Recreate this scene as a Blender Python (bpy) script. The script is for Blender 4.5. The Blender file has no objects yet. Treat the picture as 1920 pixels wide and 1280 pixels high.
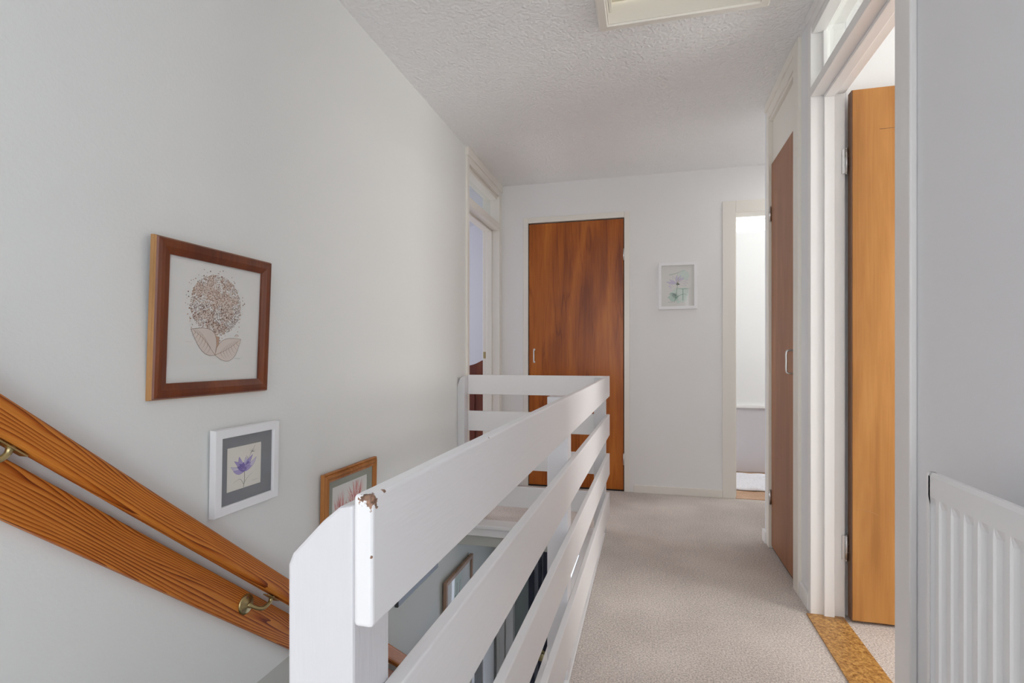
import bpy, bmesh, math, random
from mathutils import Vector, Matrix
R = math.radians
random.seed(7)
sc = bpy.context.scene
C = sc.collection

# ------------------------------------------------------------------ camera, world, light
cam_d = bpy.data.cameras.new('camera'); cam = bpy.data.objects.new('camera', cam_d); C.objects.link(cam)
cam_d.sensor_fit = 'HORIZONTAL'; cam_d.sensor_width = 36.0
cam_d.lens = 985.0 / 1920 * 36.0
cam_d.shift_y = 29.0 / 1920
cam_d.clip_start = 0.02
cam.location = (0, 0, 0.976)
cam.rotation_euler = (R(90), 0, R(14.5))
sc.camera = cam
sc.view_settings.view_transform = 'Standard'
sc.view_settings.look = 'None'
sc.view_settings.gamma = 1.0
sc.view_settings.exposure = 0.12
sc.view_settings.use_curve_mapping = False
sc.cycles.max_bounces = 14
sc.cycles.diffuse_bounces = 8
sc.cycles.glossy_bounces = 4
sc.cycles.transmission_bounces = 8
sc.cycles.transparent_max_bounces = 16
sc.cycles.sample_clamp_indirect = 6.0

w = bpy.data.worlds.new('world'); sc.world = w; w.use_nodes = True
w.node_tree.nodes['Background'].inputs[0].default_value = (1.0, 0.99, 0.985, 1)
w.node_tree.nodes['Background'].inputs[1].default_value = 4.0

def area(name, loc, rot, sx, sy, power, col):
    l = bpy.data.lights.new(name, 'AREA'); l.shape = 'RECTANGLE'; l.size = sx; l.size_y = sy
    l.energy = power; l.color = col
    o = bpy.data.objects.new(name, l); C.objects.link(o)
    o.location = loc; o.rotation_euler = rot
    return o
# daylight entering by the windows of the place, plus one added side fill
area('daylight_rear_window', (-0.15, -4.55, 1.25), (R(90), 0, 0), 2.2, 1.7, 5, (0.82, 0.91, 1.0))
area('added_side_fill', (0.60, -1.0, 1.05), (R(90), 0, R(90)), 0.72, 1.85, 19, (0.74, 0.87, 1.0))  # unseen fill lamp added behind the camera to brighten the board faces
area('daylight_right_bedroom', (3.3, 1.0, 1.35), (R(90), 0, R(90)), 1.8, 1.3, 42, (1.0, 0.98, 0.95))
area('daylight_bathroom', (1.9, 4.4, 1.6), (R(90), 0, R(90)), 0.8, 1.2, 0.6, (0.97, 0.98, 1.0))
area('daylight_left_bedroom', (-3.9, 3.9, 1.3), (R(90), 0, R(-90)), 1.8, 1.3, 20, (0.95, 0.95, 1.0))
area('daylight_lower_hall', (0.9, 2.0, -1.1), (R(90), 0, R(90)), 1.6, 1.5, 1.2, (1.0, 0.95, 0.88))

# ------------------------------------------------------------------ materials
def mat(name):
    m = bpy.data.materials.new(name); m.use_nodes = True
    nt = m.node_tree; b = nt.nodes['Principled BSDF']
    return m, nt, b
def nd(nt, t, **kw):
    n = nt.nodes.new(t)
    for k, v in kw.items(): setattr(n, k, v)
    return n
def rgb(c): return (c[0], c[1], c[2], 1)
def ramp(nt, fac, stops):
    r = nd(nt, 'ShaderNodeValToRGB')
    e = r.color_ramp.elements
    e[0].position = stops[0][0]; e[0].color = rgb(stops[0][1])
    e[1].position = stops[-1][0]; e[1].color = rgb(stops[-1][1])
    for p, c in stops[1:-1]:
        x = e.new(p); x.color = rgb(c)
    nt.links.new(fac, r.inputs[0]); return r.outputs[0]
def objco(nt, scale=(1, 1, 1), rot=(0, 0, 0)):
    tc = nd(nt, 'ShaderNodeTexCoord'); mp = nd(nt, 'ShaderNodeMapping')
    mp.inputs['Scale'].default_value = scale; mp.inputs['Rotation'].default_value = rot
    nt.links.new(tc.outputs['Object'], mp.inputs[0]); return mp.outputs[0]
def noise(nt, co, scale, detail=4, rough=0.5, dist=0.0):
    n = nd(nt, 'ShaderNodeTexNoise'); n.inputs['Scale'].default_value = scale
    n.inputs['Detail'].default_value = detail; n.inputs['Roughness'].default_value = rough
    n.inputs['Distortion'].default_value = dist
    nt.links.new(co, n.inputs['Vector']); return n.outputs['Fac']
def bump(nt, b, h, strength, dist):
    n = nd(nt, 'ShaderNodeBump'); n.inputs['Strength'].default_value = strength
    n.inputs['Distance'].default_value = dist
    nt.links.new(h, n.inputs['Height']); nt.links.new(n.outputs[0], b.inputs['Normal'])
def math_(nt, op, a, b_=None, c=None):
    n = nd(nt, 'ShaderNodeMath', operation=op)
    for i, v in enumerate((a, b_, c)):
        if v is None: continue
        if isinstance(v, (int, float)): n.inputs[i].default_value = v
        else: nt.links.new(v, n.inputs[i])
    return n.outputs[0]
def plain(name, c, rough=0.5, metal=0.0, bscale=None, bstr=0.1, bdist=0.001, vary=0.0):
    m, nt, b = mat(name)
    b.inputs['Base Color'].default_value = rgb(c)
    b.inputs['Roughness'].default_value = rough; b.inputs['Metallic'].default_value = metal
    if vary or bscale:
        co = objco(nt)
    if vary:
        f = noise(nt, co, 3.0, 5)
        lo = [x * (1 - vary) for x in c]; hi = [min(1, x * (1 + vary)) for x in c]
        nt.links.new(ramp(nt, f, [(0.3, lo), (0.7, hi)]), b.inputs['Base Color'])
    if bscale: bump(nt, b, noise(nt, co, bscale, 4, 0.6), bstr, bdist)
    return m
def fabric(name, lo, hi, scale, dist, rough=0.95, dirt=None):
    m, nt, b = mat(name); co = objco(nt)
    f = noise(nt, co, scale, 3, 0.75); g = noise(nt, co, 2.2, 4)
    mixf = math_(nt, 'ADD', math_(nt, 'MULTIPLY', f, 0.75), math_(nt, 'MULTIPLY', g, 0.25))
    nt.links.new(ramp(nt, mixf, [(0.36, lo), (0.62, hi)]), b.inputs['Base Color'])
    b.inputs['Roughness'].default_value = rough
    bump(nt, b, f, 0.8, dist)
    return m
def veneer(name, lo, mid, hi, rough=0.32, coat=0.0, fine=1.0, swirl=1.0, streak=0.0):
    m, nt, b = mat(name)
    co1 = objco(nt, (2.6, 2.6, 0.42), (0, R(9), 0)); co2 = objco(nt, (90, 90, 2.5)); co3 = objco(nt, (12, 12, 0.9), (0, R(5), 0))
    a = noise(nt, co1, 1.6 * swirl, 3, 0.5, 1.2); f = noise(nt, co2, 2.0, 3, 0.7); c = noise(nt, co3, 1.6, 4, 0.55, 0.6)
    s = math_(nt, 'ADD', math_(nt, 'MULTIPLY', a, 0.5), math_(nt, 'ADD', math_(nt, 'MULTIPLY', f, 0.22 * fine), math_(nt, 'MULTIPLY', c, 0.34)))
    if streak:
        st = noise(nt, objco(nt, (9, 9, 0.55), (0, R(-9), 0)), 1.5, 2, 0.4, 0.8)
        st = math_(nt, 'ABSOLUTE', math_(nt, 'SUBTRACT', st, 0.5))            # thin dark veins where the noise crosses its middle
        st = math_(nt, 'MAXIMUM', math_(nt, 'SUBTRACT', 1.0, math_(nt, 'MULTIPLY', st, 38.0)), 0.0)
        s = math_(nt, 'SUBTRACT', s, math_(nt, 'MULTIPLY', st, 0.16 * streak))
    nt.links.new(ramp(nt, s, [(0.38, lo), (0.52, mid), (0.68, hi)]), b.inputs['Base Color'])
    b.inputs['Specular IOR Level'].default_value = 0.32
    b.inputs['Roughness'].default_value = rough
    b.inputs['Coat Weight'].default_value = coat; b.inputs['Coat Roughness'].default_value = 0.28
    bump(nt, b, f, 0.25, 0.0006)
    return m
def pine(name, lo=(0.16, 0.024, 0.001), mid=(0.39, 0.092, 0.006), hi=(0.60, 0.215, 0.033)):
    m, nt, b = mat(name)                       # grain runs along local X, growth rings stack across it
    n1 = noise(nt, objco(nt, (1.2, 5, 13)), 1.0, 2, 0.5, 0.4); n0 = noise(nt, objco(nt, (0.5, 2, 3)), 1.3, 1, 0.4)
    n2 = noise(nt, objco(nt, (8, 120, 160)), 2.0, 3, 0.6); n3 = noise(nt, objco(nt, (2, 14, 22)), 1.5, 3, 0.6)
    tc = nd(nt, 'ShaderNodeTexCoord'); sp = nd(nt, 'ShaderNodeSeparateXYZ'); nt.links.new(tc.outputs['Object'], sp.inputs[0])
    z = math_(nt, 'ADD', sp.outputs['Z'], math_(nt, 'MULTIPLY', sp.outputs['Y'], 0.4))
    ph = math_(nt, 'ADD', math_(nt, 'MULTIPLY', z, 1050), math_(nt, 'ADD', math_(nt, 'MULTIPLY', n1, 60.0), math_(nt, 'MULTIPLY', n0, 230.0)))
    fr = math_(nt, 'FRACT', math_(nt, 'DIVIDE', ph, 6.2832))   # sawtooth: slow pale early wood, sharp dark late wood
    late = math_(nt, 'POWER', fr, 2.2)
    late = math_(nt, 'MULTIPLY', late, math_(nt, 'MULTIPLY_ADD', n3, 1.3, 0.15))
    s2 = math_(nt, 'ADD', math_(nt, 'SUBTRACT', 0.80, math_(nt, 'MULTIPLY', late, 0.95)), math_(nt, 'MULTIPLY', math_(nt, 'SUBTRACT', n2, 0.5), 0.45))
    nt.links.new(ramp(nt, s2, [(0.12, lo), (0.45, mid), (0.85, hi)]), b.inputs['Base Color'])
    b.inputs['Roughness'].default_value = 0.48; b.inputs['Specular IOR Level'].default_value = 0.25
    bump(nt, b, s2, 0.12, 0.0005)
    return m
def artex(name, c):
    m, nt, b = mat(name); co = objco(nt, (1, 1, 1))
    v = nd(nt, 'ShaderNodeTexVoronoi'); v.inputs['Scale'].default_value = 85; v.feature = 'SMOOTH_F1'
    nz = nd(nt, 'ShaderNodeTexNoise'); nz.inputs['Scale'].default_value = 30; nt.links.new(co, nz.inputs['Vector'])
    mx = nd(nt, 'ShaderNodeMix', data_type='RGBA'); mx.inputs[0].default_value = 0.02
    nt.links.new(co, mx.inputs[6]); nt.links.new(nz.outputs['Color'], mx.inputs[7])
    nt.links.new(mx.outputs[2], v.inputs['Vector'])
    h = math_(nt, 'ADD', math_(nt, 'MULTIPLY', v.outputs['Distance'], -1.0), math_(nt, 'MULTIPLY', noise(nt, co, 22, 3), 0.7))
    b.inputs['Base Color'].default_value = rgb(c); b.inputs['Roughness'].default_value = 0.42
    bump(nt, b, h, 0.9, 0.0045)
    return m
def chipped(name, c, pts=(), sc_=(45, 45, 4)):
    """gloss paint with brush marks, bare-wood chips around given points"""
    m, nt, b = mat(name); co = objco(nt)
    br = noise(nt, objco(nt, sc_), 3, 3, 0.6)
    bump(nt, b, br, 0.4, 0.0014)
    b.inputs['Roughness'].default_value = 0.38
    tc = nd(nt, 'ShaderNodeTexCoord')
    fac = None
    nz = noise(nt, co, 130, 4, 0.65)
    for p, r in pts:
        d = nd(nt, 'ShaderNodeVectorMath', operation='DISTANCE'); d.inputs[1].default_value = p
        nt.links.new(tc.outputs['Object'], d.inputs[0])
        q = math_(nt, 'ADD', math_(nt, 'DIVIDE', d.outputs['Value'], r), math_(nt, 'MULTIPLY', math_(nt, 'SUBTRACT', nz, 0.5), 4.0))
        k = math_(nt, 'LESS_THAN', q, 0.85)
        fac = k if fac is None else math_(nt, 'MAXIMUM', fac, k)
    if fac is not None:
        mx = nd(nt, 'ShaderNodeMix', data_type='RGBA'); mx.inputs[6].default_value = rgb(c)
        nt.links.new(ramp(nt, noise(nt, co, 160, 3), [(0.4, (0.12, 0.06, 0.035)), (0.6, (0.36, 0.20, 0.13))]), mx.inputs[7])
        nt.links.new(fac, mx.inputs[0]); nt.links.new(mx.outputs[2], b.inputs['Base Color'])
    else: b.inputs['Base Color'].default_value = rgb(c)
    return m
def glass_mat(name, tint=(1, 1, 1), refl=0.12, rough=0.03):
    m = bpy.data.materials.new(name); m.use_nodes = True; nt = m.node_tree
    nt.nodes.clear()
    o = nd(nt, 'ShaderNodeOutputMaterial'); t = nd(nt, 'ShaderNodeBsdfTransparent'); g = nd(nt, 'ShaderNodeBsdfGlossy')
    geo = nd(nt, 'ShaderNodeNewGeometry')
    t.inputs[0].default_value = rgb(tint); g.inputs['Roughness'].default_value = rough
    f = nd(nt, 'ShaderNodeFresnel'); f.inputs['IOR'].default_value = 1.45
    mx = nd(nt, 'ShaderNodeMixShader'); nt.links.new(math_(nt, 'MULTIPLY', math_(nt, 'MULTIPLY', f.outputs[0], refl * 8), math_(nt, 'SUBTRACT', 1.0, geo.outputs['Backfacing'])), mx.inputs[0])
    nt.links.new(t.outputs[0], mx.inputs[1]); nt.links.new(g.outputs[0], mx.inputs[2]); nt.links.new(mx.outputs[0], o.inputs[0])
    return m
def emis(name, c, s):
    m, nt, b = mat(name); b.inputs['Base Color'].default_value = (0, 0, 0, 1)
    b.inputs['Emission Color'].default_value = rgb(c); b.inputs['Emission Strength'].default_value = s
    return m

M = {}
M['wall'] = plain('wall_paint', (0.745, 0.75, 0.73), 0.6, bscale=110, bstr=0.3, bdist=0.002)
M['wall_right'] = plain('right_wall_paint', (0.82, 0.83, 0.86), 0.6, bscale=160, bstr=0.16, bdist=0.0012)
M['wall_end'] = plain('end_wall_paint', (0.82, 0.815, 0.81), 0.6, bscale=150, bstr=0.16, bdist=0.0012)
M['ceiling'] = artex('textured_ceiling', (0.88, 0.885, 0.89))
M['white_room'] = plain('white_room_paint', (0.80, 0.81, 0.81), 0.6)
M['lilac_room'] = plain('lilac_grey_paint', (0.62, 0.60, 0.63), 0.6)
M['blue_room'] = plain('pale_blue_paint', (0.60, 0.61, 0.665), 0.6)
M['trim'] = plain('cream_gloss', (0.81, 0.78, 0.72), 0.3, bscale=60, bstr=0.08, bdist=0.001)
M['trim_white'] = plain('white_gloss', (0.86, 0.855, 0.85), 0.28, bscale=60, bstr=0.08, bdist=0.001)
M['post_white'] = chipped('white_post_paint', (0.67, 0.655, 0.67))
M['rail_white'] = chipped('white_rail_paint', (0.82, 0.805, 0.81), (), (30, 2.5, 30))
M['rail_chip'] = chipped('white_rail_paint_chipped', (0.82, 0.805, 0.81),
    [((-0.222, 0.394, 0.857), 0.0085), ((-0.221, 0.392, 0.850), 0.0035), ((-0.221, 0.414, 0.861), 0.0025), ((-0.232, 0.391, 0.861), 0.002), ((-0.221, 0.392, 0.81), 0.0018), ((-0.221, 0.392, 0.775), 0.0016), ((-0.219, 0.72, 0.862), 0.002), ((-0.218, 0.88, 0.862), 0.0025), ((-0.218, 1.0, 0.863), 0.002)], (30, 2.5, 30))
M['carpet'] = fabric('beige_carpet', (0.36, 0.31, 0.28), (0.88, 0.80, 0.74), 170, 0.005)
M['carpet_dark'] = fabric('stair_carpet', (0.30, 0.25, 0.24), (0.50, 0.44, 0.42), 240, 0.004)
M['door_brown'] = veneer('brown_veneer', (0.20, 0.038, 0.002), (0.37, 0.092, 0.007), (0.52, 0.16, 0.018), 0.30, 0.12, swirl=1.3, streak=0.5)
M['door_walnut'] = veneer('dull_brown_veneer', (0.22, 0.082, 0.030), (0.30, 0.12, 0.050), (0.38, 0.165, 0.075), 0.42, 0.1, swirl=1.6)
M['door_gold'] = veneer('golden_veneer', (0.37, 0.155, 0.036), (0.50, 0.23, 0.062), (0.60, 0.31, 0.10), 0.36, 0.1, 0.6)
M['door_edge'] = plain('dark_door_edge', (0.16, 0.075, 0.035), 0.5)
M['pine'] = pine('orange_pine')
M['pine_frame'] = veneer('orange_wood_frame', (0.20, 0.06, 0.012), (0.38, 0.14, 0.033), (0.52, 0.23, 0.07), 0.45)
M['frame_pale'] = veneer('pale_wood_frame', (0.25, 0.15, 0.10), (0.36, 0.23, 0.16), (0.45, 0.30, 0.22), 0.5)
M['frame_red'] = veneer('red_brown_frame', (0.065, 0.010, 0.001), (0.125, 0.022, 0.003), (0.21, 0.050, 0.009), 0.30, 0.3)
M['frame_gold'] = plain('frame_side_wood', (0.46, 0.24, 0.09), 0.45, vary=0.2)
M['oak'] = fabric('worn_oak_threshold', (0.22, 0.075, 0.012), (0.66, 0.37, 0.11), 85, 0.001, 0.42)
M['mahogany'] = veneer('mahogany', (0.075, 0.012, 0.005), (0.13, 0.024, 0.010), (0.19, 0.045, 0.018), 0.25, 0.3)
M['bath_floor'] = veneer('bathroom_boards', (0.42, 0.24, 0.13), (0.58, 0.36, 0.22), (0.70, 0.48, 0.32), 0.4)
M['mat_white'] = fabric('white_mat', (0.72, 0.72, 0.76), (0.90, 0.90, 0.94), 90, 0.003)
M['brass'] = plain('aged_brass', (0.42, 0.34, 0.17), 0.34, 1.0, bscale=90, bstr=0.3, vary=0.3)
M['steel'] = plain('steel', (0.62, 0.62, 0.62), 0.28, 1.0)
M['radiator'] = plain('radiator_enamel', (0.86, 0.86, 0.87), 0.3)
M['black'] = plain('dark_gap', (0.02, 0.015, 0.012), 0.7)
M['paper'] = plain('art_paper', (0.72, 0.71, 0.68), 0.8)
M['paper_cream'] = plain('cream_paper', (0.76, 0.73, 0.66), 0.8)
M['mat_grey'] = plain('grey_mount', (0.22, 0.225, 0.245), 0.75)
M['mat_green'] = plain('sage_mount', (0.30, 0.31, 0.26), 0.75)
M['frame_white'] = plain('white_frame', (0.84, 0.84, 0.85), 0.4)
M['picture_glass'] = glass_mat('picture_glass', refl=0.09)
M['window_glass'] = glass_mat('window_glass', (0.97, 0.99, 0.98), refl=0.125)
M['dark_glass'] = glass_mat('dark_glass', (0.35, 0.40, 0.42), refl=0.2, rough=0.1)
M['obscure'] = plain('obscured_glass', (0.20, 0.20, 0.195), 0.25, bscale=25, bstr=0.8, bdist=0.01, vary=0.25)
for n, c in (('ink_sepia', (0.20, 0.105, 0.07)), ('ink_tan', (0.50, 0.33, 0.23)), ('ink_wash', (0.66, 0.58, 0.52)), ('ink_violet', (0.20, 0.15, 0.42)),
             ('ink_lilac', (0.40, 0.34, 0.60)), ('ink_pale_lilac', (0.60, 0.56, 0.68)), ('ink_dark', (0.10, 0.10, 0.10)), ('ink_olive', (0.20, 0.22, 0.17)), ('ink_pink', (0.62, 0.24, 0.22)),
             ('ink_red', (0.42, 0.07, 0.06)), ('ink_rose', (0.72, 0.48, 0.46)), ('ink_green', (0.14, 0.32, 0.24)), ('ink_pale_green', (0.50, 0.63, 0.57)),
             ('ink_mint', (0.62, 0.70, 0.65)), ('ink_teal', (0.06, 0.22, 0.19)), ('ink_yellow', (0.50, 0.48, 0.22))):
    M[n] = plain(n, c, 0.8)
M['sky_pane'] = emis('bright_sky', (0.93, 0.96, 1.0), 1.6)
M['dark_grey'] = plain('dark_grey_paint', (0.05, 0.055, 0.06), 0.4)
M['navy'] = plain('navy_paint', (0.03, 0.035, 0.06), 0.35)
M['green_grey'] = plain('grey_green_curtain', (0.28, 0.32, 0.32), 0.6)
M['lower_wall'] = plain('lower_hall_paint', (0.54, 0.54, 0.50), 0.6, bscale=150, bstr=0.1)

# ------------------------------------------------------------------ mesh helpers
def bm_box(bm, x0, x1, y0, y1, z0, z1, mi=0):
    vs = [bm.verts.new((x, y, z)) for x in (x0, x1) for y in (y0, y1) for z in (z0, z1)]
    for f in ((0, 1, 3, 2), (4, 6, 7, 5), (0, 4, 5, 1), (2, 3, 7, 6), (0, 2, 6, 4), (1, 5, 7, 3)):
        fc = bm.faces.new([vs[i] for i in f]); fc.material_index = mi
def link(name, bm, mats, parent=None, bev=0.0, seg=2, smooth=False, **props):
    bmesh.ops.recalc_face_normals(bm, faces=bm.faces)
    me = bpy.data.meshes.new(name); bm.to_mesh(me); bm.free()
    for m in (mats if isinstance(mats, (list, tuple)) else [mats]): me.materials.append(m)
    o = bpy.data.objects.new(name, me); C.objects.link(o)
    if smooth:
        for p in me.polygons: p.use_smooth = True
    if bev:
        b = o.modifiers.new('bevel', 'BEVEL'); b.width = bev; b.segments = seg; b.limit_method = 'ANGLE'; b.angle_limit = R(40)
    if parent: o.parent = parent
    for k, v in props.items(): o[k] = v
    return o
def boxes(name, bl, m, parent=None, bev=0.0, **props):
    bm = bmesh.new()
    for b in bl: bm_box(bm, *b)
    return link(name, bm, m, parent, bev, **props)
def empty(name, loc=(0, 0, 0), rot=(0, 0, 0), **props):
    o = bpy.data.objects.new(name, None); C.objects.link(o); o.location = loc; o.rotation_euler = rot
    o.empty_display_size = 0.05
    for k, v in props.items(): o[k] = v
    return o
def prism(name, pts, axis, a0, a1, m, parent=None, bev=0.0, seg=2, **props):
    """extrude a closed 2D outline along an axis"""
    bm = bmesh.new()
    def mk(p, a):
        return {'X': (a, p[0], p[1]), 'Y': (p[0], a, p[1]), 'Z': (p[0], p[1], a)}[axis]
    A = [bm.verts.new(mk(p, a0)) for p in pts]; B = [bm.verts.new(mk(p, a1)) for p in pts]
    bm.faces.new(A); bm.faces.new(B[::-1])
    for i in range(len(pts)):
        j = (i + 1) % len(pts); bm.faces.new((A[i], A[j], B[j], B[i]))
    return link(name, bm, m, parent, bev, seg, **props)
def tube(bm, pts, rad, n=12, cap=True, mi=0):
    pts = [Vector(p) for p in pts]; rings = []
    rads = rad if isinstance(rad, (list, tuple)) else [rad] * len(pts)
    for i, p in enumerate(pts):
        d = (pts[min(i + 1, len(pts) - 1)] - pts[max(i - 1, 0)]).normalized()
        u = d.cross(Vector((0.13, 0.2, 1))).normalized(); v = d.cross(u)
        rings.append([bm.verts.new(p + (u * math.cos(t) + v * math.sin(t)) * rads[i]) for t in [2 * math.pi * k / n for k in range(n)]])
    for a, b in zip(rings, rings[1:]):
        for k in range(n):
            f = bm.faces.new((a[k], a[(k + 1) % n], b[(k + 1) % n], b[k])); f.smooth = True; f.material_index = mi
    if cap:
        bm.faces.new(rings[0][::-1]); bm.faces.new(rings[-1])
def spline(pts, n=6):
    P = [Vector(p) for p in pts]; P = [P[0]] + P + [P[-1]]; out = []
    for i in range(1, len(P) - 2):
        for k in range(n):
            t = k / n
            out.append(0.5 * ((2 * P[i]) + (-P[i-1] + P[i+1]) * t + (2*P[i-1] - 5*P[i] + 4*P[i+1] - P[i+2]) * t*t + (-P[i-1] + 3*P[i] - 3*P[i+1] + P[i+2]) * t**3))
    out.append(P[-2]); return out
def wall(name, axis, p0, p1, u0, u1, z0, z1, holes, m, **props):
    """slab between p0 and p1 on one axis, spanning u and z, with rectangular holes (u0,u1,z0,z1)"""
    us = sorted({u0, u1, *[h[0] for h in holes], *[h[1] for h in holes]})
    zs = sorted({z0, z1, *[h[2] for h in holes], *[h[3] for h in holes]})
    us = [u for u in us if u0 <= u <= u1]; zs = [z for z in zs if z0 <= z <= z1]
    bl = []
    for a, b in zip(us, us[1:]):
        run = None
        for c, d in zip(zs, zs[1:]):
            mu, mz = (a + b) / 2, (c + d) / 2
            hit = any(h[0] < mu < h[1] and h[2] < mz < h[3] for h in holes)
            if hit:
                if run: bl.append((a, b, *run)); run = None
            else: run = (run[0], d) if run else (c, d)
        if run: bl.append((a, b, *run))
    out = [((p0, p1, a, b, c, d) if axis == 'X' else (a, b, p0, p1, c, d)) for a, b, c, d in bl]
    return boxes(name, out, m, kind='structure', **props)
S = dict(kind='structure')

# ------------------------------------------------------------------ room shell
HC = 2.285; ZL = -2.45; LW = -1.10; RW = 0.607; EY = 3.895
wall('wall_left', 'X', LW - 0.12, LW, -4.7, 3.895, 0.03, HC, [(3.125, 3.84, 0.0, HC)], M['wall'])
wall('wall_left_lower', 'X', LW - 0.12, LW - 0.004, -4.7, 4.015, ZL, 0.03, [(3.20, 3.86, ZL, -0.60)], M['lower_wall'])
wall('wall_back', 'Y', EY, EY + 0.12, LW - 0.12, 2.6, -0.0, HC, [(-0.915, -0.135, -1, 2.005), (0.545, 1.325, -1, 2.02)], M['wall_end'])
wall('wall_right', 'X', RW, RW + 0.12, -4.7, 3.06, 0.0, HC, [(-3.4, -2.1, 0.65, 1.95), (-1.38, -0.62, -1, 2.0), (1.46, 2.245, -1, HC), (2.37, 2.985, -1, 2.265)], M['wall_right'])  # the two openings behind the camera are added to let in side light
wall('wall_rear', 'Y', -4.82, -4.7, LW - 0.12, RW + 0.12, 0.0, HC, [(-0.95, 0.45, 0.6, 2.1)], M['wall'])
boxes('wall_right_bedroom_rear', [(RW + 0.12, 3.6, -2.0, -1.9, 0, 2.5)], M['white_room'], **S)
boxes('floor', [(-0.228, 2.6, -1.9, 2.9, -0.12, 0.0), (LW, -0.228, -1.9, 0.45, -0.12, 0.0), (LW, RW, -4.7, -1.9, -0.12, 0.0), (LW, 2.6, 2.98 + 0.04, 3.93, -0.12, 0.0), (-0.228, 2.6, 2.9, 3.02, -0.12, 0.0)], M['carpet'], **S)
boxes('ceiling', [(LW - 0.12, RW + 0.12, -4.7, -1.9, HC, HC + 0.1), (LW - 0.12, -0.187, -1.9, 4.0, HC, HC + 0.1), (0.431, 1.0, -1.9, 4.0, HC, HC + 0.1), (-0.187, 0.431, 2.10, 4.0, HC, HC + 0.1), (-0.187, 0.431, -1.9, 1.52, HC, HC + 0.1)], M['ceiling'], **S)
# return of the right wall behind the cupboard, cupboard interior
boxes('wall_alcove', [(RW + 0.12, 1.45, 2.94, 3.06, 0, HC), (1.33, 1.45, 3.06, EY, 0, HC)], M['wall_end'], **S)
boxes('wall_cupboard', [(RW + 0.12, 2.6, 2.30, 2.36, 0, HC), (1.3, 1.36, 2.36, 2.94, 0, HC)], M['white_room'], **S)
# right bedroom (behind the golden door)
boxes('wall_right_bedroom', [(RW + 0.12, 3.6, 2.24, 2.30, 0, 2.5), (3.48, 3.6, -1.9, 0.1, 0, 2.5), (3.48, 3.6, 1.9, 2.3, 0, 2.5), (3.48, 3.6, 0.1, 1.9, 0, 0.7), (3.48, 3.6, 0.1, 1.9, 2.0, 2.5)], M['white_room'], **S)
boxes('ceiling_right_bedroom', [(1.0, 3.6, -1.9, 2.30, 2.42, 2.5), (0.73, 1.0, -1.9, 2.30, 2.42, 2.5)], M['white_room'], **S)
boxes('floor_right_bedroom', [(2.6, 3.6, -1.9, 2.3, -0.12, 0.0)], M['carpet'], **S)
# left bedroom
boxes('wall_left_bedroom', [(-4.1, -0.8, 5.0, 5.1, 0, HC), (-0.90, -0.80, 4.015, 5.0, 0, HC), (LW - 0.12, LW - 0.0, 3.895, 4.015, 0, HC), (-4.2, -4.1, 1.9, 3.0, 0, HC), (-4.2, -4.1, 4.8, 5.1, 0, HC), (-4.2, -4.1, 3.0, 4.8, 0, .65), (-4.2, -4.1, 3.0, 4.8, 1.95, HC), (-4.1, LW - 0.12, 1.8, 1.9, 0, HC)], M['blue_room'], **S)
boxes('ceiling_left_bedroom', [(-4.1, LW - 0.12, 1.9, 5.0, HC, HC + 0.1), (LW - 0.12, -0.8, 4.0, 5.0, HC, HC + 0.1)], M['blue_room'], **S)
boxes('floor_left_bedroom', [(-4.1, LW, 1.9, 5.0, -0.12, -0.001), (LW, -0.8, 4.0, 5.0, -0.12, -0.001)], M['carpet'], **S)
# bathroom beyond the end wall
BY = 4.83
wall('wall_bathroom', 'Y', BY, BY + 0.12, 0.2, 2.0, 0.555, 2.6, [(0.25, 1.3, 2.03, 2.30)], M['white_room'])
boxes('wall_bathroom_panel', [(0.2, 2.0, BY - 0.008, BY + 0.12, 0, 0.545)], M['lilac_room'], **S)
boxes('trim_dado', [(0.2, 2.0, BY - 0.03, BY + 0.02, 0.545, 0.567)], M['trim_white'], **S)
boxes('wall_bathroom_sides', [(0.1, 0.2, EY + 0.12, BY + 0.12, 0, 2.6), (2.0, 2.1, EY + 0.12, BY + 0.12, 0, 1.0), (2.0, 2.1, EY + 0.12, BY + 0.12, 2.2, 2.6)], M['white_room'], **S)
boxes('floor_bathroom', [(0.1, 2.1, EY + 0.035, BY + 0.12, -0.12, -0.004)], M['bath_floor'], **S)
boxes('ceiling_bathroom', [(0.1, 2.1, EY + 0.12, BY + 0.12, 2.45, 2.55)], M['white_room'], **S)
win = empty('window_1', (0.775, BY + 0.05, 2.03), **S)
boxes('window_frame', [(-0.525, 0.525, -0.03, 0.03, 0, 0.02), (-0.525, 0.525, -0.03, 0.03, 0.25, 0.27), (-0.525, 0.525, -0.02, 0.02, 0.115, 0.13), (-0.525, 0.525, -0.02, 0.02, 0.175, 0.186), (-0.525, -0.5, -0.03, 0.03, 0.02, 0.25), (0.5, 0.525, -0.03, 0.03, 0.02, 0.25)], M['frame_white'], win)
boxes('window_pane', [(-0.5, 0.5, 0.022, 0.026, 0.02, 0.25)], M['window_glass'], win)
win.location.z = 2.03
# lower hall and stairwell
boxes('floor_lower', [(LW - 0.12, 1.0, -0.3, 4.0, ZL - 0.1, ZL)], M['carpet_dark'], **S)
wall('wall_back_lower', 'Y', 3.87, 3.99, LW, 1.0, ZL, -0.12, [(-1.01, 0.15, ZL, -0.44)], M['lower_wall'])
boxes('wall_stair_side', [(-0.45, -0.36, 0.3, 1.3, ZL, -0.13), (0.95, 1.0, 1.3, 3.87, ZL, -0.13), (-0.36, 1.0, 1.25, 1.3, ZL, -0.13), (LW, -0.36, 0.30, 0.42, ZL, -0.13)], M['lower_wall'], **S)
boxes('ceiling_lower', [(-0.26, 0.95, 1.3, 3.87, -0.16, -0.121), (LW, -0.26, 3.05, 3.87, -0.16, -0.121)], M['lower_wall'], **S)

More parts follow.
